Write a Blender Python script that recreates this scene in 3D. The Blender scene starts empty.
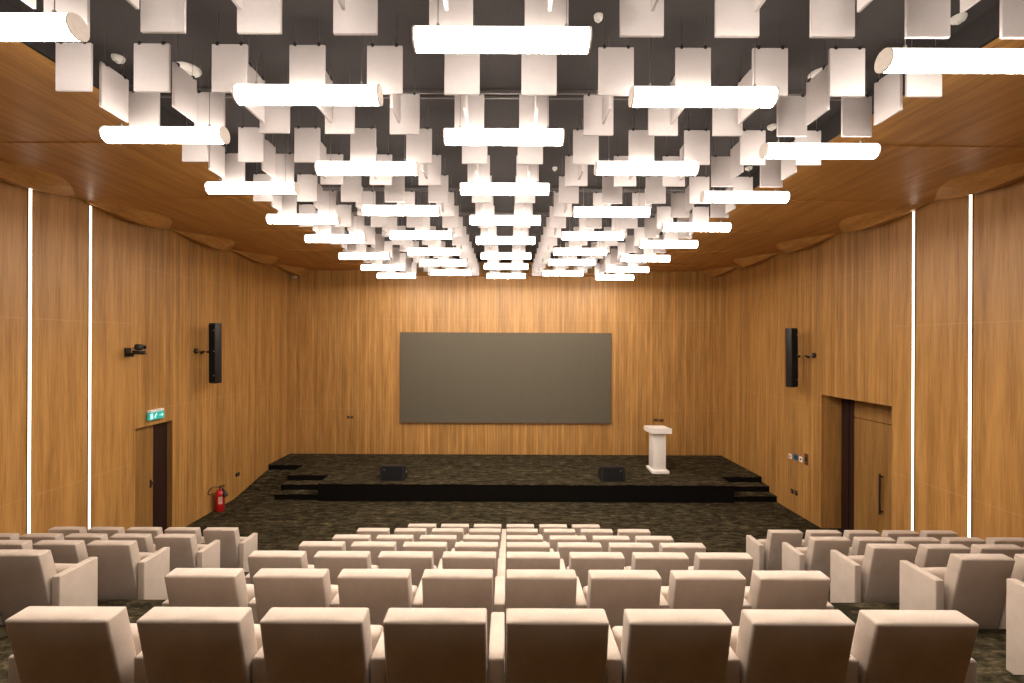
import bpy, bmesh, math, random
from mathutils import Vector, Matrix

random.seed(7)
SC = bpy.context.scene
COL = SC.collection
R = math.radians

F = 460.0            # focal length in pixels (1024 wide frame)
VX, VY = 507.5, 343.0
H = 4.05             # lens height above the flat floor


def px(x, y, d):
    """point seen at pixel (x, y) at distance d (metres down the hall)"""
    return Vector(((x - VX) * d / F, d, H - (y - VY) * d / F))


ORD = ['first', 'second', 'third', 'fourth', 'fifth', 'sixth', 'seventh', 'eighth', 'ninth', 'tenth', 'eleventh',
       'twelfth', 'thirteenth', 'fourteenth', 'fifteenth', 'sixteenth', 'seventeenth', 'eighteenth']


def near(k):
    return 'nearest' if k == 0 else ORD[k] + ' nearest'


# ------------------------------------------------------------------ materials
def new_mat(name):
    m = bpy.data.materials.new(name)
    m.use_nodes = True
    nt = m.node_tree
    b = nt.nodes['Principled BSDF']
    return m, nt, b


def N(nt, t, **kw):
    n = nt.nodes.new(t)
    for k, v in kw.items():
        setattr(n, k, v)
    return n


def math_node(nt, op, a, b=None, c=None):
    n = nt.nodes.new('ShaderNodeMath')
    n.operation = op
    for i, v in enumerate((a, b, c)):
        if v is None:
            continue
        if isinstance(v, (int, float)):
            n.inputs[i].default_value = v
        else:
            nt.links.new(v, n.inputs[i])
    return n.outputs[0]


def mix_rgb(nt, fac, a, b, mode='MIX'):
    n = nt.nodes.new('ShaderNodeMix')
    n.data_type = 'RGBA'
    n.blend_type = mode
    for s, v in ((n.inputs[0], fac), (n.inputs[6], a), (n.inputs[7], b)):
        if isinstance(v, (int, float)):
            s.default_value = v
        elif isinstance(v, (tuple, list)):
            s.default_value = (*v[:3], 1)
        else:
            nt.links.new(v, s)
    return n.outputs[2]


def ramp(nt, fac, stops):
    n = nt.nodes.new('ShaderNodeValToRGB')
    el = n.color_ramp.elements
    while len(el) > 1:
        el.remove(el[-1])
    el[0].position = stops[0][0]
    el[0].color = (*stops[0][1], 1)
    for p, c in stops[1:]:
        e = el.new(p)
        e.color = (*c, 1)
    nt.links.new(fac, n.inputs[0])
    return n.outputs[0]


def noise(nt, vec, scale, detail=4, rough=.55):
    n = nt.nodes.new('ShaderNodeTexNoise')
    n.inputs['Scale'].default_value = scale
    n.inputs['Detail'].default_value = detail
    n.inputs['Roughness'].default_value = rough
    nt.links.new(vec, n.inputs['Vector'])
    return n.outputs['Fac']


def mapped(nt, scale, src='Object'):
    tc = nt.nodes.new('ShaderNodeTexCoord')
    mp = nt.nodes.new('ShaderNodeMapping')
    mp.inputs['Scale'].default_value = scale
    nt.links.new(tc.outputs[src], mp.inputs['Vector'])
    return mp.outputs[0], tc.outputs[src]


def plain(name, col, rough=.6, metal=0, spec=.5, mottle=.06):
    m, nt, b = new_mat(name)
    v, _ = mapped(nt, (9, 9, 9))
    f = noise(nt, v, 3, 3)
    c = ramp(nt, f, [(.3, tuple(x * (1 - mottle) for x in col)), (.7, tuple(min(1, x * (1 + mottle)) for x in col))])
    nt.links.new(c, b.inputs['Base Color'])
    b.inputs['Roughness'].default_value = rough
    b.inputs['Metallic'].default_value = metal
    b.inputs['Specular IOR Level'].default_value = spec
    return m


def emit(name, col, strength):
    m, nt, b = new_mat(name)
    b.inputs['Base Color'].default_value = (*(c * .5 for c in col), 1)
    b.inputs['Emission Color'].default_value = (*col, 1)
    b.inputs['Emission Strength'].default_value = strength
    b.inputs['Roughness'].default_value = .4
    return m


WOOD_A = (.27, .122, .028)
WOOD_B = (.56, .295, .088)


def wood(name, axis='Z', flute=None, joints=(), bright=1.0, panels=None, rough=.46):
    """oak veneer; axis = grain direction; flute = axis along which slotted acoustic boards repeat"""
    m, nt, b = new_mat(name)
    big = {'Z': (9, 9, .55), 'Y': (9, .55, 9), 'X': (.55, 9, 9)}[axis]
    fine = {'Z': (70, 70, 1.6), 'Y': (70, 1.6, 70), 'X': (1.6, 70, 70)}[axis]
    v1, obj = mapped(nt, big)
    v2, _ = mapped(nt, fine)
    n1 = noise(nt, v1, 1.0, 5, .6)
    n2 = noise(nt, v2, 1.0, 4, .6)
    f = math_node(nt, 'ADD', math_node(nt, 'MULTIPLY', n1, .55), math_node(nt, 'MULTIPLY', n2, .45))
    a = tuple(x * bright for x in WOOD_A)
    c = tuple(x * bright for x in WOOD_B)
    mid = tuple((x + y) / 2 for x, y in zip(a, c))
    base = ramp(nt, f, [(.34, a), (.5, mid), (.66, c)])
    sep = N(nt, 'ShaderNodeSeparateXYZ')
    nt.links.new(obj, sep.inputs[0])
    # knots: short dark flecks
    v3, _ = mapped(nt, tuple(x * .5 for x in fine))
    kn = noise(nt, v3, 2.3, 2, .7)
    kmask = math_node(nt, 'MULTIPLY', math_node(nt, 'GREATER_THAN', kn, .70), .16)
    base = mix_rgb(nt, kmask, base, tuple(x * .45 for x in a))
    bump_h = n2
    if flute:
        u = sep.outputs['XYZ'.index(flute)]
        pitch = .092
        t = math_node(nt, 'DIVIDE', u, pitch)
        fr = math_node(nt, 'FRACT', t)
        fl = math_node(nt, 'FLOOR', t)
        wn = N(nt, 'ShaderNodeTexWhiteNoise', noise_dimensions='1D')
        nt.links.new(fl, wn.inputs['W'])
        tone = math_node(nt, 'MULTIPLY_ADD', wn.outputs['Value'], .28, .86)
        vm = N(nt, 'ShaderNodeVectorMath', operation='SCALE')
        nt.links.new(base, vm.inputs[0])
        nt.links.new(tone, vm.inputs['Scale'])
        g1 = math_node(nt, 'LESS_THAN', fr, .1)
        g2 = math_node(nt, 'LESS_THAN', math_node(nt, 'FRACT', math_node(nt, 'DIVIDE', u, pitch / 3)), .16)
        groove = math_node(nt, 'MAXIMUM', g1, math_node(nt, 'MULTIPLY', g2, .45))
        base = mix_rgb(nt, math_node(nt, 'MULTIPLY', groove, .5), vm.outputs[0], (.05, .022, .006))  # shade inside the slots is painted into the wood colour as dark lines
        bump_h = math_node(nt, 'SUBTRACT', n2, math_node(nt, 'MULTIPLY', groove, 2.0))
    for ax, pos, w in joints:
        u = sep.outputs['XYZ'.index(ax)]
        dlt = math_node(nt, 'ABSOLUTE', math_node(nt, 'SUBTRACT', u, pos))
        k = math_node(nt, 'MULTIPLY', math_node(nt, 'LESS_THAN', dlt, w), .2)
        base = mix_rgb(nt, k, base, (.62, .40, .2) if ax == 'Z' else (.06, .028, .008))
    nt.links.new(base, b.inputs['Base Color'])
    b.inputs['Roughness'].default_value = rough
    b.inputs['Specular IOR Level'].default_value = .4
    bp = N(nt, 'ShaderNodeBump')
    bp.inputs['Strength'].default_value = .12
    bp.inputs['Distance'].default_value = .004
    nt.links.new(bump_h, bp.inputs['Height'])
    nt.links.new(bp.outputs[0], b.inputs['Normal'])
    return m


def carpet_mat():
    m, nt, b = new_mat('carpet')
    v1, _ = mapped(nt, (3.0, 7, 7))
    v2, _ = mapped(nt, (14, 40, 40))
    v3, _ = mapped(nt, (.8, 2.2, 2.2))
    n1 = noise(nt, v1, 1.3, 5, .7)
    n2 = noise(nt, v2, 1.0, 3, .7)
    n3 = noise(nt, v3, 1.0, 3, .6)
    f = math_node(nt, 'ADD', math_node(nt, 'MULTIPLY', n1, .6), math_node(nt, 'MULTIPLY', n2, .3))
    f = math_node(nt, 'ADD', f, math_node(nt, 'MULTIPLY', n3, .15))
    c = ramp(nt, f, [(.42, (.008, .006, .003)), (.50, (.022, .017, .008)), (.57, (.055, .042, .021)), (.66, (.125, .098, .052))])
    nt.links.new(c, b.inputs['Base Color'])
    b.inputs['Roughness'].default_value = .95
    b.inputs['Specular IOR Level'].default_value = .1
    bp = N(nt, 'ShaderNodeBump')
    bp.inputs['Strength'].default_value = .4
    bp.inputs['Distance'].default_value = .01
    nt.links.new(n2, bp.inputs['Height'])
    nt.links.new(bp.outputs[0], b.inputs['Normal'])
    return m


def fabric_mat():
    m, nt, b = new_mat('beige_fabric')
    v, _ = mapped(nt, (260, 260, 260))
    v2, _ = mapped(nt, (6, 6, 6))
    n1 = noise(nt, v, 1.0, 2, .6)
    n2 = noise(nt, v2, 1.0, 3, .6)
    f = math_node(nt, 'ADD', math_node(nt, 'MULTIPLY', n1, .6), math_node(nt, 'MULTIPLY', n2, .4))
    c = ramp(nt, f, [(.3, (.40, .318, .25)), (.7, (.56, .458, .378))])
    nt.links.new(c, b.inputs['Base Color'])
    b.inputs['Roughness'].default_value = .9
    b.inputs['Specular IOR Level'].default_value = .15
    b.inputs['Sheen Weight'].default_value = .15
    bp = N(nt, 'ShaderNodeBump')
    bp.inputs['Strength'].default_value = .25
    bp.inputs['Distance'].default_value = .002
    nt.links.new(n1, bp.inputs['Height'])
    nt.links.new(bp.outputs[0], b.inputs['Normal'])
    return m


def screen_mat():
    m, nt, b = new_mat('led_screen')
    tc = N(nt, 'ShaderNodeTexCoord')
    sep = N(nt, 'ShaderNodeSeparateXYZ')
    nt.links.new(tc.outputs['Object'], sep.inputs[0])
    gx = math_node(nt, 'LESS_THAN', math_node(nt, 'FRACT', math_node(nt, 'DIVIDE', sep.outputs[0], .48)), .012)
    gz = math_node(nt, 'LESS_THAN', math_node(nt, 'FRACT', math_node(nt, 'DIVIDE', sep.outputs[2], .48)), .012)
    g = math_node(nt, 'MULTIPLY', math_node(nt, 'MAXIMUM', gx, gz), .25)
    v, _ = mapped(nt, (120, 120, 120))
    nz = noise(nt, v, 1, 2)
    c = ramp(nt, nz, [(.3, (.088, .074, .050)), (.7, (.115, .097, .066))])
    c = mix_rgb(nt, g, c, (.04, .033, .023))
    nt.links.new(c, b.inputs['Base Color'])
    b.inputs['Roughness'].default_value = .7
    b.inputs['Specular IOR Level'].default_value = .25
    return m


JW = [('Z', H + .33, .008), ('Z', H - 2.3, .008)]
M = {
    'wood_side': wood('oak_veneer_side', 'Z', None, JW + [('Y', 6.1, .006), ('Y', 8.55, .006)]),
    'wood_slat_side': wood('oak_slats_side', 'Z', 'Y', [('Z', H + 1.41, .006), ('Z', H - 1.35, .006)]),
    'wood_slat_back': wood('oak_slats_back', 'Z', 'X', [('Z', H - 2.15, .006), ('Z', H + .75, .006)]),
    'wood_soffit_lit': wood('oak_soffit_lit', 'Y', None, (), 1.08, rough=.42),  # same veneer as the walls, its colour lightened to look more brightly lit
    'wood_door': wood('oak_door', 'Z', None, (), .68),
    'wood_jamb': wood('oak_jamb', 'Z', None, (), .85),
    'carpet': carpet_mat(),
    'fabric': fabric_mat(),
    'screen': screen_mat(),
    'panel': plain('white_felt', (.58, .53, .515), .9, 0, .1, .02),
    'dark_ceiling': plain('dark_paint', (.058, .051, .050), .85, 0, .15),
    'void': plain('black_paint', (.004, .003, .003), .9, 0, .05),
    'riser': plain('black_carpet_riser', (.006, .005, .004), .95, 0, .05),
    'black': plain('black_plastic', (.010, .009, .009), .45),
    'black_matte': plain('black_grille', (.007, .007, .007), .8, 0, .2),
    'steel': plain('grey_metal', (.35, .33, .30), .35, .9),
    'rail': plain('dull_metal', (.16, .145, .135), .5, .4),
    'cap': plain('cream_cap', (.56, .49, .43), .55),
    'white': plain('white_lacquer', (.86, .80, .74), .45),
    'white_plastic': plain('white_plastic', (.80, .77, .72), .5),
    'maroon': plain('dark_maroon_wood', (.022, .006, .004), .5),
    'brown': plain('brown_plate', (.12, .055, .025), .5),
    'red': plain('red_enamel', (.42, .012, .012), .28),
    'label': plain('pale_label', (.62, .36, .28), .5),
    'blue': plain('blue_plate', (.02, .10, .20), .35),
    'tube': emit('tube_underside_glow', (1.0, .905, .805), 60.0),
    'tube_side': emit('tube_side_glow', (1.0, .905, .805), 26.0),
    'tube_top': emit('tube_top_glow', (1.0, .905, .805), 6.0),
    'strip': emit('strip_glow', (1.0, .84, .66), 5.0),
    'exit_green': emit('exit_green', (.03, .50, .42), .55),
    'exit_white': emit('exit_white', (.60, 1.0, .90), .85),
}


# ------------------------------------------------------------------ mesh helpers
class MB:
    def __init__(self):
        self.bm = bmesh.new()

    def box(self, c, s, rot=None, bevel=0, seg=2):
        r = bmesh.ops.create_cube(self.bm, size=1)
        vs = r['verts']
        mat = Matrix.Translation(Vector(c)) @ (rot.to_4x4() if rot else Matrix.Identity(4)) @ Matrix.Diagonal((*s, 1))
        bmesh.ops.transform(self.bm, matrix=mat, verts=vs)
        if bevel:
            es = list({e for v in vs for e in v.link_edges})
            bmesh.ops.bevel(self.bm, geom=es, offset=bevel, segments=seg, profile=.5, affect='EDGES')
        return self

    def b2(self, lo, hi, **k):
        lo, hi = Vector(lo), Vector(hi)
        return self.box((lo + hi) / 2, hi - lo, **k)

    def cyl(self, p, q, r, r2=None, seg=12, caps=True):
        p, q = Vector(p), Vector(q)
        d = q - p
        rot = d.to_track_quat('Z', 'Y').to_matrix().to_4x4()
        bmesh.ops.create_cone(self.bm, cap_ends=caps, segments=seg, radius1=r, radius2=r if r2 is None else r2, depth=d.length,
                              matrix=Matrix.Translation((p + q) / 2) @ rot)
        return self

    def tube(self, pts, r, seg=8):
        pts = [Vector(p) for p in pts]
        for i in range(len(pts) - 1):
            self.cyl(pts[i], pts[i + 1], r, seg=seg)
        for p in pts[1:-1]:
            bmesh.ops.create_uvsphere(self.bm, u_segments=seg, v_segments=6, radius=r, matrix=Matrix.Translation(p))
        return self

    def lathe(self, prof, c=(0, 0, 0), seg=24):
        """prof: list of (radius, z)"""
        c = Vector(c)
        rings = []
        for r, z in prof:
            rings.append([self.bm.verts.new(c + Vector((r * math.cos(2 * math.pi * i / seg), r * math.sin(2 * math.pi * i / seg), z)))
                          for i in range(seg)])
        for a, b in zip(rings, rings[1:]):
            for i in range(seg):
                j = (i + 1) % seg
                self.bm.faces.new((a[i], a[j], b[j], b[i]))
        self.bm.faces.new(list(reversed(rings[0])))
        self.bm.faces.new(rings[-1])
        return self

    def quad(self, *pts):
        self.bm.faces.new([self.bm.verts.new(Vector(p)) for p in pts])
        return self

    def prism(self, poly, axis, a, b):
        """extrude a polygon given in the two other axes between a and b along axis"""
        def P(u, v, w):
            return {'X': (w, u, v), 'Y': (u, w, v), 'Z': (u, v, w)}[axis]
        lo = [self.bm.verts.new(P(u, v, a)) for u, v in poly]
        hi = [self.bm.verts.new(P(u, v, b)) for u, v in poly]
        n = len(poly)
        self.bm.faces.new(lo)
        self.bm.faces.new(list(reversed(hi)))
        for i in range(n):
            j = (i + 1) % n
            self.bm.faces.new((lo[i], hi[i], hi[j], lo[j]))
        return self

    def mesh(self, name, mat, smooth=False, angle=35):
        bmesh.ops.recalc_face_normals(self.bm, faces=self.bm.faces)
        me = bpy.data.meshes.new(name)
        if smooth:
            lim = R(angle)
            for f in self.bm.faces:
                f.smooth = True
            for e in self.bm.edges:
                if len(e.link_faces) == 2:
                    e.smooth = e.calc_face_angle() < lim
        self.bm.to_mesh(me)
        self.bm.free()
        me.materials.append(mat)
        return me

    def build(self, name, mat, parent=None, smooth=False, angle=35):
        return link(name, self.mesh(name, mat, smooth, angle), parent)


def link(name, me, parent=None, loc=None):
    o = bpy.data.objects.new(name, me)
    COL.objects.link(o)
    if parent:
        o.parent = parent
    if loc is not None:
        o.location = loc
    return o


def tag(o, label=None, cat=None, group=None, kind=None):
    if label:
        o['label'] = label
    if cat:
        o['category'] = cat
    if group:
        o['group'] = group
    if kind:
        o['kind'] = kind
    return o


def thing(name, label, cat, loc=(0, 0, 0), rz=0, group=None):
    o = bpy.data.objects.new(name, None)
    o.empty_display_size = .1
    COL.objects.link(o)
    o.location = loc
    o.rotation_euler = (0, 0, rz)
    return tag(o, label, cat, group)


def struct(o):
    o['kind'] = 'structure'
    return o


# ------------------------------------------------------------------ the room
XL, XR = -7.03, 6.93
YB = 14.87
Y0 = -5.5
CEIL = H + 2.62
FOLDS = [-7.2, -5.1, -3.0, -.9, 1.2, 3.3, 5.4, 7.48, 9.55, 11.62, 13.66]
STAGE = .45
SY = 11.72

# seat rows: row 1 by the stage ... row 7 nearest to the lens
ROWD = [7.81 - .955 * i for i in range(7)]
TOPS = [3.119, 2.812, 2.514, 2.190, 1.862, 1.550, 1.265]
HC = .93
TIER = [max(0, H - t - HC) for t in TOPS]
TIER[0] = 0
EDGE = .03

# floor: flat hall floor and the carpeted tiers as one stepped surface
prof = [(YB, 0.0)]
for i in range(6):
    e = ROWD[i] + EDGE
    prof += [(e, TIER[i]), (e, TIER[i + 1])]
e = ROWD[6] + EDGE
prof += [(e, TIER[6]), (e, TIER[6] + .29), (e - .955, TIER[6] + .29), (e - .955, TIER[6] + .58), (Y0, TIER[6] + .58)]
fm = MB()
poly = [(y, z) for y, z in prof] + [(Y0, -.3), (YB, -.3)]
fm.prism(poly, 'X', XL - .6, XR + .6)
struct(fm.build('floor', M['carpet']))

# ceiling slab, dark, and the dark upstand round the opening
XO = 3.80
XC = -.05
cm = MB()
cm.b2((XC - XO - .05, Y0, CEIL), (XC + XO + .05, YB, CEIL + .1))
cm.b2((XC - XO - .1, Y0, H + 2.38), (XC - XO, YB, CEIL + .1))
cm.b2((XC + XO, Y0, H + 2.38), (XC + XO + .1, YB, CEIL + .1))
struct(cm.build('ceiling', M['dark_ceiling']))


# walls
def wall_side(name, X, s, door):
    """s = direction out of the room; door = (y0, y1, ztop, depth)"""
    y0, y1, zt, dep = door
    out = []
    YS = 8.62 if s < 0 else 8.26
    T = .6
    ztop = CEIL

    def slab(m, ya, yb, za, zb):
        m.b2((min(X, X + s * T), ya, za), (max(X, X + s * T), yb, zb))
    m = MB()
    slab(m, Y0, YS, -.3, ztop)
    o = struct(m.build(name, M['wood_side']))
    out.append(o)
    m = MB()
    if YS < y0 - .001:
        slab(m, YS, y0, -.3, ztop)
    slab(m, y0, y1, zt, ztop)
    slab(m, y1, YB, -.3, ztop)
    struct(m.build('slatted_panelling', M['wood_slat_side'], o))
    return o


LD = (8.70, 9.66, 2.395, .105)
RD = (8.29, 10.14, 2.94, .44)
wall_side('wall_left', XL, -1, LD)
wall_side('wall_right', XR, 1, RD)
m = MB()
m.b2((XL - .6, YB, -.3), (XR + .6, YB + .2, CEIL))
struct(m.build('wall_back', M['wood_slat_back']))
m = MB()
m.b2((XL - .6, Y0 - .2, -.3), (XR + .6, Y0, CEIL + .1))
struct(m.build('wall_front', M['wood_side']))

# doors, set back into their openings
d1 = MB().b2((XL - .60, LD[0], 0), (XL - .46, LD[1], LD[2])).build('door_1', M['void'])
struct(d1)
yl = 9.27
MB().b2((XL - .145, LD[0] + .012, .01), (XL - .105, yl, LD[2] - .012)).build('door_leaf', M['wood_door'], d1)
tag(MB().b2((XL - .15, yl + .008, 0), (XL - .108, LD[1] - .001, LD[2] - .005)).build('side_panel', M['maroon'], d1), 'dark maroon panel')
hm = MB()
hm.box((XL - .10, yl - .06, 1.2), (.012, .045, .16), bevel=.004)
hm.cyl((XL - .10, yl - .06, 1.22), (XL - .02, yl - .06, 1.22), .011)
hm.cyl((XL - .02, yl - .05, 1.22), (XL - .02, yl - .18, 1.22), .011)
hm.build('door_handle', M['black'], d1, True)

d2 = MB().b2((XR + .52, RD[0], 0), (XR + .6, RD[1], RD[2])).build('door_2', M['void'])
struct(d2)
yl = 9.76
lf = MB().b2((XR + .44, RD[0] + .01, .01), (XR + .49, yl, 2.50)).b2((XR + .44, RD[0] + .01, 2.515), (XR + .49, yl, RD[2] - .012))
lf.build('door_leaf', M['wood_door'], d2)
tag(MB().b2((XR + .44, yl + .17, 0), (XR + .50, RD[1] - .001, RD[2] - .005)).b2((XR + .455, yl + .01, 0), (XR + .5, yl + .16, RD[2] - .005))
    .build('side_panel', M['maroon'], d2), 'dark maroon panel')
hm = MB()
hm.box((XR + .38, 9.02, 1.12), (.022, .035, .80), bevel=.005)
for z in (.78, 1.46):
    hm.box((XR + .412, 9.02, z), (.06, .025, .025))
hm.build('pull_handle', M['black'], d2)

# wood soffits left and right of the ceiling opening: one plate per bay, edges folded down at the wall
trim_n = 0
HS = H + 2.33
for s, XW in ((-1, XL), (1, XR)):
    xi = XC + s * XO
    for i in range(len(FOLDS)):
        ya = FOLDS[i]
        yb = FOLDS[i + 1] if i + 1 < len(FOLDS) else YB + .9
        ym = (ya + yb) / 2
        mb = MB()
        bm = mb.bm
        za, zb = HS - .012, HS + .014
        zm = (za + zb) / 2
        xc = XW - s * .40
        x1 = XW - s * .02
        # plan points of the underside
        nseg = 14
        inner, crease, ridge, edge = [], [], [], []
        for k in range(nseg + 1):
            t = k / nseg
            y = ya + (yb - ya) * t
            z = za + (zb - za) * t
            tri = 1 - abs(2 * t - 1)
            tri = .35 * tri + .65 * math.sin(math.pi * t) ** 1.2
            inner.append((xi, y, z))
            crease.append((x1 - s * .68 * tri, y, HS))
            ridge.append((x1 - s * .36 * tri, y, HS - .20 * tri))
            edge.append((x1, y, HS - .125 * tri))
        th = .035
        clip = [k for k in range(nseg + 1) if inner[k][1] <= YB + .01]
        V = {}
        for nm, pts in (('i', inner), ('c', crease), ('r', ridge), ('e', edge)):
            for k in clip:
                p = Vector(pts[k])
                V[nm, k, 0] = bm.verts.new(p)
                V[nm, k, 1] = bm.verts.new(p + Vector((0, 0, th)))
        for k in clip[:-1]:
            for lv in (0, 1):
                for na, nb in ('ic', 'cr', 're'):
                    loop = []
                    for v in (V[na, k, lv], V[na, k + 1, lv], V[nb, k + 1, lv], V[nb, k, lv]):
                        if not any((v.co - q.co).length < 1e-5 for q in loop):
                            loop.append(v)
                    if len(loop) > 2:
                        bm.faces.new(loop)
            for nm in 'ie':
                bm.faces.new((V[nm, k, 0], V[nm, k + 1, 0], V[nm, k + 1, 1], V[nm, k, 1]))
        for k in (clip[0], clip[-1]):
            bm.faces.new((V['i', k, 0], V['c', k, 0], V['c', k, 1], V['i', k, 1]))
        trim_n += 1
        struct(mb.build('trim_%d' % trim_n, M['wood_soffit_lit'], None, True, 28))
# closing strip of soffit along the back wall
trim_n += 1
struct(MB().b2((XC - XO, 14.35, H + 2.15), (XC + XO, YB, H + 2.19)).build('trim_%d' % trim_n, M['wood_soffit_lit']))

# lit slots in the side walls
for X, s, pxs in ((XL, 1, (28.8, 89.2)), (XR, -1, (971, 914))):
    for j, p in enumerate(pxs):
        d = abs(X) * F / abs(p - VX)
        zb = .0
        for i in range(7):
            if d < ROWD[i] + EDGE and i < 6:
                zb = TIER[i + 1]
        root = thing('light_strip', 'glowing vertical light slot in the %s wall, %s one to the lens' %
                     ('left' if X < 0 else 'right', 'nearer' if j == 0 else 'further'), 'light', (X, d, zb), 0, 'vertical light slots in the side walls')
        top = H + 2.27 - zb
        MB().b2((0 if s > 0 else -.012, -.022, 0), (.012 if s > 0 else 0, .022, top)).build('diffuser', M['strip'], root)
        e = MB()
        for q in (-.028, .022):
            e.b2((0 if s > 0 else -.016, q, 0), (.016 if s > 0 else 0, q + .006, top))
        e.build('edge_profile', M['steel'], root)

# ------------------------------------------------------------------ stage, steps, ramp
st = MB()
# plan outline of the platform with the two stair recesses and the ramp recess
cutR, cutL0, cutL1, cy = 5.79, -5.96, -4.82, 12.48
ry = 13.52
G = .022
plan = [(cutL1, SY), (cutR, SY), (cutR, cy), (XR - G, cy), (XR - G, YB - G), (XL + G, YB - G), (XL + G, ry), (cutL0, ry), (cutL0, cy), (cutL1, cy)]
stage = thing('stage', 'low wide stage carpeted in dark brown before the back wall', 'stage', (0, 0, 0))
MB().prism(plan, 'Z', STAGE - .02, STAGE).build('stage_top', M['carpet'], stage)
rz_ = MB()
inset = [(x, y) for x, y in plan]
rz_.prism([(x, y + (.004 if y < YB - .1 else 0)) for x, y in inset], 'Z', 0, STAGE - .02)
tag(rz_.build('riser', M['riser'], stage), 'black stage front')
for nm, xa, xb, lab in (('left', cutL0, cutL1, 'at the left end of the stage'), ('right', cutR, XR, 'against the right wall')):
    t = thing('stage_steps', 'short flight of carpeted steps ' + lab, 'steps', ((xa + xb) / 2, SY, 0), 0, 'steps up to the stage')
    hw = (xb - xa) / 2 - .002
    for k in range(2):
        za = STAGE / 3 * (k + 1)
        ya = .08 + .34 * k
        sp = MB().b2((-hw, ya, 0), (hw, cy - SY, za - .015)).build('step', M['riser'], t)
        MB().b2((-hw, ya - .006, za - .015), (hw, cy - SY, za)).build('tread', M['carpet'], sp)
rp = MB()
rp.prism([(11.85, 0), (13.5, .30), (13.515, .30), (13.515, 0)], 'X', XL + .002, cutL0 - .002)
tag(rp.build('ramp', M['carpet']), 'dark carpeted ramp between the left wall and the stage steps', 'ramp')

# ------------------------------------------------------------------ screen
SX0, SX1, SZ0, SZ1 = -3.46, 3.35, H - 2.585, H + .335
scr = thing('led_screen', 'large dark blank screen centred on the back wall', 'screen', ((SX0 + SX1) / 2, YB, SZ0))
w, h = SX1 - SX0, SZ1 - SZ0
MB().b2((-w / 2 + .02, -.07, .02), (w / 2 - .02, -.001, h - .02)).build('display', M['screen'], scr)
fr = MB()
for a, b in (((-w / 2, -.075, 0), (w / 2, -.001, .02)), ((-w / 2, -.075, h - .02), (w / 2, -.001, h)),
             ((-w / 2, -.075, .02), (-w / 2 + .02, -.001, h - .02)), ((w / 2 - .02, -.075, .02), (w / 2, -.001, h - .02))):
    fr.b2(a, b)
fr.build('frame', M['brown'], scr)

# ------------------------------------------------------------------ lectern
lc = thing('lectern', 'white pedestal lectern on the right of the stage', 'lectern', (4.245, 13.0, STAGE))
MB().box((.01, 0, .04), (.47, .60, .08), bevel=.008).build('base', M['white'], lc, True)
MB().box((.0, .0, .60), (.345, .44, 1.04), bevel=.01).build('column', M['white'], lc, True)
tp = MB()
tp.prism([(-.36, 1.12), (.30, 1.10), (.36, 1.17), (.30, 1.235), (-.36, 1.25)], 'X', -.285, .285)
tp.build('top', M['white'], lc)
MB().prism([(-.362, 1.245), (-.30, 1.245), (-.30, 1.262), (-.362, 1.262)], 'X', -.285, .285).build('ledge', M['white'], lc)

# ------------------------------------------------------------------ stage monitors
for X, label, side in ((-3.0, 'black wedge monitor speaker on the left of the stage front', -1),
                       (2.77, 'black wedge monitor speaker on the stage front nearer the white lectern', 1)):
    t = thing('stage_monitor', label, 'speaker', (X, 11.97, STAGE), 0, 'monitor speakers on the stage')
    MB().prism([(0, 0), (.42, 0), (.45, .14), (.16, .385), (.05, .37)], 'X', -.295, .295).build('cabinet', M['black'], t)
    g = MB()
    g.prism([(-.010, .03), (.002, .03), (.048, .35), (.036, .35)], 'X', -.255, .255)
    g.build('grille', M['black_matte'], t)
    for sx in (-1, 1):
        MB().prism([(.03, .02), (.40, .02), (.43, .14), (.17, .36), (.07, .35)], 'X', sx * .295 if sx > 0 else -.325,
                   .325 if sx > 0 else -.295).build('side_cheek', M['black'], t)
    MB().cyl((side * .20, .022, .27), (side * .20, .036, .272), .028).build('badge', M['steel'], t)
    MB().cyl((.325, .22, .18), (.345, .22, .18), .04).build('socket_plate', M['steel'], t)

# ------------------------------------------------------------------ column speakers on the side walls
for X, d, zc, s, label in ((-6.66, 10.49, 3.79, -1, 'tall black column speaker bracketed to the left wall'),
                           (6.6, 10.69, 3.74, 1, 'tall black column speaker bracketed to the right wall')):
    t = thing('column_speaker', label, 'speaker', (X, d, zc), 0, 'column speakers')
    t.rotation_euler = (R(1.0), R(-1.6 if s > 0 else .4), R(-10 if s < 0 else 10))
    MB().box((0, 0, 0), (.17, .19, 1.37), bevel=.012).build('cabinet', M['black'], t, True)
    MB().box((0, -.104, 0), (.15, .012, 1.30), bevel=.004).build('grille', M['black_matte'], t)
    for z in (-.5, .05, .52):
        MB().cyl((.06, -.111, z), (.06, -.114, z), .012).build('screw', M['steel'], t)
    br = MB()
    br.cyl((s * .05, .06, .02), (s * .30, .10, .02), .03)
    br.box((s * .12, .05, .02), (.09, .10, .18), bevel=.01)
    br.build('bracket', M['black'], t, True)

# ------------------------------------------------------------------ small wall fittings
# camera on the left wall
t = thing('wall_camera', 'black pan and tilt camera on a bracket on the left wall', 'camera', (XL, 8.50, 3.87))
MB().b2((0, -.06, -.10), (.03, .06, .06)).build('wall_plate', M['black'], t)
MB().b2((.02, -.035, -.06), (.34, .035, -.035)).b2((.02, -.02, -.10), (.12, .02, -.05)).build('bracket', M['black'], t)
MB().box((.22, 0, -.01), (.15, .14, .05), bevel=.01).build('base', M['black'], t, True)
MB().box((.22, -.0, .075), (.11, .12, .11), bevel=.03, seg=3).build('head', M['black'], t, True)
MB().cyl((.24, .05, .075), (.26, .10, .07), .034).build('lens', M['black_matte'], t, True)
MB().box((.16, 0, .05), (.02, .12, .04)).build('yoke', M['steel'], t)

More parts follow.
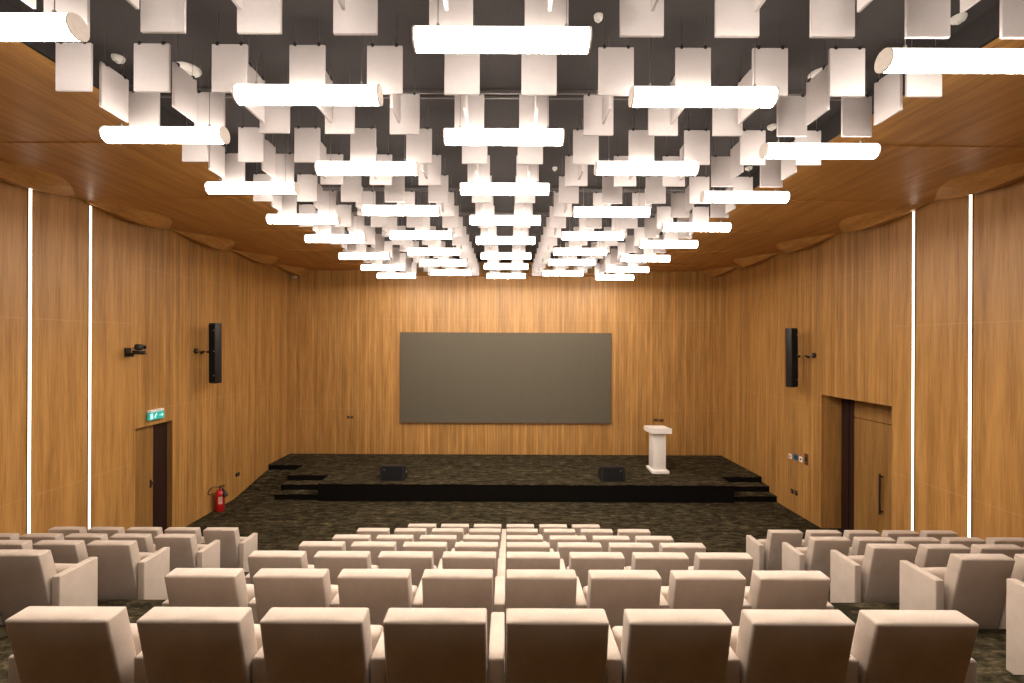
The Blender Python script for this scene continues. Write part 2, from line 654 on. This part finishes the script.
for X, d, z, s, label in ((XL, 10.36, 3.84, 1, 'small dark spotlight arm on the left wall beside the column speaker'),
                          (XR, 10.38, 3.80, -1, 'small dark spotlight arm on the right wall beside the column speaker')):
    t = thing('wall_sensor', label, 'sensor', (X, d, z), 0, 'small arms beside the column speakers')
    MB().cyl((0, 0, 0), (s * .03, 0, 0), .06, seg=16).build('mount', M['black'], t)
    MB().cyl((s * .02, 0, 0), (s * .14, 0, -.01), .018).build('arm', M['steel'], t)
    MB().cyl((s * .13, 0, -.04), (s * .22, -.02, -.01), .035, .02).build('head', M['black'], t, True)

# small sockets and switches
def plate(name, label, cat, X, y, z, s, wy, hz, mat, group, inner=None, axis='X'):
    t = thing(name, label, cat, (X, y, z), 0, group)
    if axis == 'X':
        MB().b2((0 if s > 0 else -.012, -wy / 2, -hz / 2), (.012 if s > 0 else 0, wy / 2, hz / 2)).build('face_plate', mat, t)
        if inner:
            MB().b2((.012 if s > 0 else -.018, -wy / 5, -hz / 5), (.018 if s > 0 else -.012, wy / 5, hz / 5)).build('switch', inner, t)
    else:
        MB().b2((-wy / 2, -.012, -hz / 2), (wy / 2, 0, hz / 2)).build('face_plate', mat, t)
        if inner:
            MB().b2((-wy / 5, -.018, -hz / 5), (wy / 5, -.012, hz / 5)).build('socket', inner, t)
    return t


for p, y, wy, hz, mat, inn, lab in (
        (791, 455, .11, .11, 'white_plastic', 'red', 'small white call point with red button on the right wall'),
        (796.6, 456, .15, .14, 'blue', 'black', 'blue control plate on the right wall beside the white plates'),
        (801.6, 458, .10, .12, 'white_plastic', 'black', 'small white plate with dark centre on the right wall'),
        (807, 458, .13, .26, 'brown', 'maroon', 'tall brown control plate on the right wall nearest the doorway')):
    d = XR * F / (p - VX)
    plate('wall_switch', lab, 'switch', XR, d, H - (y - VY) * d / F, -1, wy, hz, M[mat], 'switches by the right doorway', M[inn])
for p, y, lab in ((793, 490, 'low dark socket on the right wall, the one nearer the stage'),
                  (796.9, 491.6, 'low dark socket on the right wall, the one nearer the doorway')):
    d = XR * F / (p - VX)
    plate('wall_socket', lab, 'socket', XR, d, H - (y - VY) * d / F, -1, .10, .10, M['black'], 'low sockets on the right wall', M['steel'])
d = -XL * F / (VX - 238)
plate('wall_socket', 'low dark socket on the left wall beyond the red extinguisher', 'socket', XL, d, H - 132.5 * d / F, 1, .16, .09,
      M['black'], None, M['steel'])
for X, z, lab in ((-5.13, 1.63, 'dark socket on the back wall left of the screen, further from it'),
                  (-5.02, 1.63, 'dark socket on the back wall left of the screen, nearer to it'),
                  (4.80, 1.58, 'dark socket on the back wall behind the lectern, left of two'),
                  (4.98, 1.57, 'dark socket on the back wall behind the lectern, right of two')):
    plate('wall_socket', lab, 'socket', X, YB, z, 0, .10 if X < 0 else .15, .09, M['brown'], 'sockets on the back wall', M['black'], 'Y')
t = thing('corner_sensor', 'tiny white sensor in the far left corner under the ceiling', 'sensor', (XL + .16, YB, H + 2.10))
MB().box((0, -.05, 0), (.12, .10, .07), bevel=.01).build('housing', M['white_plastic'], t)
MB().cyl((0, -.10, 0), (0, -.115, -.005), .02).build('lens', M['black'], t)

# exit sign above the left door
t = thing('exit_sign', 'lit green exit sign above the left door', 'sign', (XL, 9.15, 2.515))
t.scale = (.86, .86, .86)
MB().box((.055, 0, .075), (.05, .45, .17), bevel=.006).build('sign_case', M['exit_green'], t)
MB().box((.05, 0, .19), (.085, .40, .055), bevel=.008).build('lamp_housing', M['white_plastic'], t)
MB().b2((0, -.05, .14), (.03, .05, .20)).build('mount', M['white_plastic'], t)
sg = MB()
xx = .0815


def stroke(y0, z0, y1, z1, w=.014):
    a, b = Vector((xx, y0, z0)), Vector((xx, y1, z1))
    dd = b - a
    ang = math.atan2(dd.z, dd.y)
    sg.box((a + b) / 2, (.003, dd.length + w * .5, w), rot=Matrix.Rotation(ang, 3, 'X'))


# door box, running figure and arrow (y grows away from the lens)
sg.box((xx, -.165, .075), (.003, .075, .125))
stroke(-.06, .07, -.03, .105, .022)
stroke(-.03, .10, .0, .085, .012)
stroke(-.045, .10, -.075, .085, .012)
stroke(-.06, .068, -.035, .045, .014)
stroke(-.035, .045, -.045, .02, .012)
stroke(-.06, .066, -.09, .04, .014)
sg.cyl((xx - .001, -.018, .128), (xx + .002, -.018, .128), .014)
stroke(.07, .075, .18, .075, .016)
stroke(.18, .075, .145, .108, .016)
stroke(.18, .075, .145, .042, .016)
sg.build('pictogram', M['exit_white'], t)

# fire extinguisher against the left wall
t = thing('fire_extinguisher', 'red fire extinguisher standing on the floor against the left wall', 'fire extinguisher', (-6.875, 11.02, 0))
MB().lathe([(.090, 0), (.104, .02), (.104, .40), (.094, .45), (.06, .49), (.030, .505), (.025, .53)], seg=24).build('cylinder', M['red'], t, True, 50)
lb = MB()
for i in range(6):
    a0, a1 = R(-76 + i * 8), R(-76 + (i + 1) * 8)
    lb.quad((0.1055 * math.cos(a0), 0.1055 * math.sin(a0), .19), (0.1055 * math.cos(a1), 0.1055 * math.sin(a1), .19),
            (0.1055 * math.cos(a1), 0.1055 * math.sin(a1), .36), (0.1055 * math.cos(a0), 0.1055 * math.sin(a0), .36))
lb.build('label', M['label'], t)
MB().cyl((0, 0, .53), (0, 0, .58), .022).box((.02, 0, .57), (.10, .03, .02)).build('valve', M['steel'], t)
hd = MB()
hd.box((.05, 0, .605), (.15, .025, .012), rot=Matrix.Rotation(R(-14), 3, 'Y'))
hd.box((.06, 0, .575), (.13, .022, .01))
hd.build('handle', M['black'], t)
hp = [(-.02, -.01, .56)]
for i in range(13):
    a = R(70 + i * 19)
    hp.append((-.10 + .12 * math.cos(a) * .8 - .0, -.06 - .12 * math.cos(a), .53 + .09 * math.sin(a)))
hp2 = [Vector((-.02, -.02, .57)), Vector((-.06, -.10, .605)), Vector((-.09, -.19, .60)), Vector((-.10, -.26, .55)), Vector((-.10, -.285, .50)),
       Vector((-.09, -.26, .465)), Vector((-.07, -.18, .455)), Vector((-.06, -.09, .46))]
MB().tube(hp2, .009).build('hose', M['black'], t, True)
MB().cyl((.15, -.02, .36), (.05, .03, .53), .06, .02, seg=14).build('horn', M['black'], t, True)

# ------------------------------------------------------------------ chairs
CT = R(12)
BW = .470        # back width
AT = .70   # arm height above its tier


def cushion(w, t, h, bev, bulge=.008, seg=3):
    """upholstered slab: box centred at origin, softly bulged, bevelled edges"""
    m = MB()
    r = bmesh.ops.create_cube(m.bm, size=1)
    bmesh.ops.transform(m.bm, matrix=Matrix.Diagonal((w, t, h, 1)), verts=r['verts'])
    bmesh.ops.bevel(m.bm, geom=list(m.bm.edges), offset=bev, segments=seg, profile=.55, affect='EDGES')
    long_e = [e for e in m.bm.edges if e.calc_length() > .12]
    bmesh.ops.subdivide_edges(m.bm, edges=long_e, cuts=4, use_grid_fill=True)
    for v in m.bm.verts:
        fx = max(0, 1 - (2 * v.co.x / w) ** 2)
        fz = max(0, 1 - (2 * v.co.z / h) ** 2)
        if abs(v.co.y) > t / 2 - 1e-4:
            v.co.y += math.copysign(bulge * fx * fz, v.co.y)
        if v.co.z > h / 2 - 1e-4:
            v.co.z += bulge * .6 * fx
    return m


def chair_meshes():
    th, hh = .117, .74
    # backrest: local origin = floor point under the rear top edge, y grows towards the stage
    c = cushion(BW, th, hh, .014)
    # rear top edge of the slab goes to (0, HC) after recline
    rot = Matrix.Rotation(CT, 4, 'X')
    c.bm.transform(rot)
    top_rear = rot @ Vector((0, -th / 2, hh / 2))
    c.bm.transform(Matrix.Translation(Vector((0, 0, HC)) - top_rear))
    # trim the top so it stays level
    for v in c.bm.verts:
        if v.co.z > HC - .05:
            k = (v.co.z - (HC - .05)) / .08
            v.co.z -= max(0, (v.co.y - .0) * math.tan(CT)) * 0.9 * min(1, k)
    back = c.mesh('backrest', M['fabric'], True, 60)
    s = cushion(.44, .125, .40, .035, .012, 4)
    rot = Matrix.Rotation(R(-8), 4, 'X')
    s.bm.transform(rot)
    s.bm.transform(Matrix.Translation((0, .375, .455)))
    seat = s.mesh('seat', M['fabric'], True, 60)
    a = MB()
    a.box((0, .289, AT / 2), (.076, .386, AT), bevel=.010, seg=3)
    arm = a.mesh('armrest', M['fabric'], True, 50)
    p = MB()
    p.cyl((-.24, .33, .33), (.24, .33, .33), .018)
    p.b2((-.05, .24, .25), (.05, .35, .35))
    hinge = p.mesh('seat_hinge', M['black'])
    f = MB()
    for sx in (-1, 1):
        f.box((sx * .283, .20, .45), (.018, .06, .36))
    return back, seat, arm, hinge


BACK, SEAT, ARM, HINGE = chair_meshes()
PITCH = .5600


def chair(x, row, label, group, arms, half=PITCH / 2, wide=0):
    t = thing('auditorium_chair', label, 'chair', (x, ROWD[row], TIER[row]), 0, group)
    link('backrest', BACK, t)
    link('seat', SEAT, t)
    link('seat_hinge', HINGE, t)
    for sx in arms:
        link('armrest', ARM, t, (sx * half - (wide if sx < 0 else 0), 0, 0))
    return t


C0 = -.0465
for r in range(7):
    n = 6 if r == 0 else 8
    for j in range(n):
        x = C0 + (j - (n - 1) / 2) * PITCH
        if j == 0 and r >= 4:
            x -= .012 * (r - 3)
        lab = 'beige chair, %s from left in the %s row of the centre block' % (ORD[j], near(6 - r))
        chair(x, r, lab, 'chairs in the centre block', (-1, 1) if j == n - 1 else (-1,))
SIDE = {-1: {1: 5, 2: 5, 3: 4, 4: 1}, 1: {1: 5, 2: 5, 3: 4, 4: 2, 5: 1}}
ROWNAME = {1: 'row closest to the stage', 2: 'second row from the stage', 3: 'third row from the stage', 4: 'fourth row from the stage',
           5: 'fifth row from the stage'}
SEATNAME = ['aisle seat', 'second seat from the aisle', 'third seat from the aisle', 'fourth seat from the aisle', 'fifth seat by the wall']
for s in (-1, 1):
    for r, n in SIDE[s].items():
        for j in range(n):
            x = C0 + s * (3.955 + BW / 2 + j * .578) + (-.06 if s < 0 else .045)
            lab = 'beige chair in the %s block, %s, %s' % ('left' if s < 0 else 'right', SEATNAME[j], ROWNAME[r])
            chair(x, r, lab, 'chairs in the %s block' % ('left' if s < 0 else 'right'), (-1, 1) if j == n - 1 else (-s,), .289, .045 if s > 0 and j == 0 else 0)

# ------------------------------------------------------------------ tube lamps
LH = 1.90
LL = 1.086
LR = .071
LZ = H + LH


def tube_meshes():
    d = MB().cyl((-LL / 2 + .006, 0, 0), (LL / 2 - .006, 0, 0), LR, seg=32).mesh('diffuser', M['tube'], True, 50)
    d.materials.append(M['tube_side'])
    d.materials.append(M['tube_top'])
    for p in d.polygons:
        p.material_index = 0 if p.normal.z < -.35 else 1 if p.normal.z < .4 else 2
    caps = []
    for s in (-1, 1):
        c = MB()
        c.cyl((s * (LL / 2 - .006), 0, 0), (s * (LL / 2 + .008), 0, 0), LR + .003, seg=28)
        caps.append(c.mesh('end_cap', M['cap'], True, 50))
    w = MB().cyl((0, 0, LR), (0, 0, CEIL - LZ), .0028, seg=6).cyl((0, 0, LR - .004), (0, 0, LR + .03), .010, seg=8).mesh('wire', M['steel'])
    return d, caps, w


TD, TC, TW = tube_meshes()
LAMPS = [
    ('centre', 0.0 + XC + .008, [40, 137, 189, 220, 240.3, 255.8, 266.3, 275.8]),
    ('inner left', -1.535, [95, 168.3, 210.4, 235, 251.5, 262.5, 272.5]),
    ('inner right', 1.492, [97, 168.3, 212, 235.8, 251.6, 262.3, 273]),
    ('far left', -3.155, [27, 135, 188, 219, 238.6, 256, 267.4, 275.6]),
    ('far right', 3.055, [61, 151, 197, 227, 244, 258.3, 269.4, 277.2]),
]
for nm, X, ys in LAMPS:
    for k, y in enumerate(ys):
        d = LH * F / (VY - y)
        d = LH * F / (VY - y + .00436 * X * F / d)      # the lens is rolled a quarter degree
        t = thing('tube_lamp', 'glowing white tube lamp, %s in the %s column of ceiling lamps' % (near(k), nm), 'lamp', (X, d, LZ), 0,
                  'tube lamps under the ceiling')
        link('diffuser', TD, t)
        for c in TC:
            link('end_cap', c, t)
        for sx in (-1, 1):
            link('wire', TW, t, (sx * (LL / 2 - .14), 0, 0))

# the rows of the same lamps that carry on over the seats behind the lens
for nm, X, d in (('centre', XC + .02, 1.46), ('inner left', -1.535, 2.1), ('inner right', 1.505, 2.12), ('far left', -3.17, 1.36), ('far right', 3.105, 1.6)):
    t = thing('tube_lamp', 'white tube lamp overhead %s the lens in the %s column' % ('just ahead of', nm), 'lamp',
              (X, d, LZ), 0, 'tube lamps under the ceiling')
    link('diffuser', TD, t)
    for c in TC:
        link('end_cap', c, t)
    for sx in (-1, 1):
        link('wire', TW, t, (sx * (LL / 2 - .14), 0, 0))

# ------------------------------------------------------------------ hanging acoustic panels
PP = .616
PW, PZ0, PZ1 = .282, H + 1.985, H + 2.367
PCX = -.065
BIG = MB().box((0, 0, 0), (PW, .022, PZ1 - PZ0), bevel=.003, seg=1).mesh('acoustic_panel', M['panel'])
CLIP = MB().box((0, 0, 0), (.02, .034, .026)).mesh('clip', M['black'])
WIRE = MB().cyl((0, 0, 0), (0, 0, CEIL - PZ1), .0022, seg=5).mesh('wire', M['steel'])
zc = (PZ0 + PZ1) / 2
hz = (PZ1 - PZ0) / 2


def hang(x, y, rz, label, group, detail):
    o = link('acoustic_panel', BIG)
    o.location = (x, y, zc)
    o.rotation_euler = (0, 0, rz)
    tag(o, label, 'panel', group)
    for sx in (-1, 1):
        if detail:
            link('clip', CLIP, o, (sx * .095, 0, hz))
        link('wire', WIRE, o, (sx * .095, 0, hz))


for k in range(16):
    y = 2.975 + .709 * k
    for c in range(12):
        i = c - 5.5
        x = PCX + i * PP
        if (x - PW / 2) / y * F + VX > 1020 or (x + PW / 2) / y * F + VX < 4:
            continue
        side = ORD[int(abs(i) - .5)] + (' left' if i < 0 else ' right') + ' of the centre line'
        hang(x, y + .008 * min(0, x), 0, 'white hanging panel facing the seats, %s row, %s' % (near(k), side), 'hanging panels that face the seats', y < 8)
for k in range(8):
    y = 2.60 + 1.418 * k
    for c in range(12):
        i = c - 5.5
        x = PCX + i * PP
        if (x - .01) / (y + .15) * F + VX > 1022 or (x + .01) / (y + .15) * F + VX < 2:
            continue
        side = ORD[int(abs(i) - .5)] + (' left' if i < 0 else ' right') + ' of the centre line'
        hang(x, y + .012, R(90), 'white hanging panel turned edge-on, %s edge-on row, %s' % (near(k), side), 'hanging panels turned edge-on', y < 8)

# ------------------------------------------------------------------ ceiling rails and round fittings
for k, y in enumerate((4.82, 7.80, 9.25)):
    t = thing('ceiling_rail', 'long dull metal rail across the dark ceiling, %s of three' % ('nearest' if k == 0 else 'middle' if k == 1 else 'furthest'),
              'rail', (XC, y, CEIL), 0, 'rails across the ceiling')
    MB().b2((-XO + .02, -.06, -.035), (XO - .02, -.035, 0)).b2((-XO + .02, .035, -.035), (XO - .02, .06, 0)).build('channel', M['rail'], t)
    MB().b2((-XO + .02, -.035, -.012), (XO - .02, .035, 0)).build('web', M['dark_ceiling'], t)
for k, (x, y, lab) in enumerate((
        (117, 63, 'round white ceiling fitting at far left above the edge-on panels'),
        (187, 74, 'round white ceiling fitting behind the left edge-on panels'),
        (597, 20, 'round white ceiling fitting right of the nearest centre lamp'),
        (957, 20, 'round white ceiling fitting at top right above the far right lamp'),
        (820, 76, 'round white ceiling fitting behind the right edge-on panels'),
        (771, 128, 'round white ceiling fitting left of the second far right lamp'),
        (748, 169, 'round white ceiling fitting above the third far right lamp'),
        (554, 170, 'round white ceiling fitting between centre and inner right columns'))):
    d = 2.58 * F / (VY - y)
    t = thing('ceiling_detector', lab, 'detector', ((x - VX) * d / F, d, CEIL), 0, 'round fittings on the ceiling')
    rr = .11 if k in (1, 4) else .036 if k in (2, 7) else .052
    MB().lathe([(rr, 0), (rr, -.015), (rr * .85, -.035), (rr * .4, -.045)], seg=24).build('housing', M['white_plastic'], t, True, 50)
    MB().cyl((0, 0, -.044), (0, 0, -.055), rr * .3, seg=14).build('sensor', M['white_plastic'], t)

# ------------------------------------------------------------------ camera, world, view
cam = bpy.data.cameras.new('camera')
co = bpy.data.objects.new('camera', cam)
COL.objects.link(co)
cam.sensor_fit = 'HORIZONTAL'
cam.sensor_width = 36
cam.lens = 36 * F / 1024
cam.shift_x = (512 - VX) / 1024
cam.shift_y = (VY - 341.5) / 1024
cam.clip_start = .05
co.matrix_world = Matrix.Translation((0, 0, H)) @ Matrix.Rotation(R(90), 4, 'X') @ Matrix.Rotation(R(.25), 4, 'Z')
SC.camera = co

wd = bpy.data.worlds.new('world')
SC.world = wd
wd.use_nodes = True
wd.node_tree.nodes['Background'].inputs[0].default_value = (1, .85, .7, 1)
wd.node_tree.nodes['Background'].inputs[1].default_value = 0.0

SC.view_settings.view_transform = 'Standard'
SC.view_settings.look = 'None'
SC.view_settings.exposure = 0.0
SC.view_settings.gamma = 1
SC.view_settings.use_curve_mapping = False
SC.cycles.use_denoising = True
SC.cycles.max_bounces = 8
SC.cycles.diffuse_bounces = 5
SC.cycles.use_adaptive_sampling = True
SC.cycles.adaptive_threshold = .02
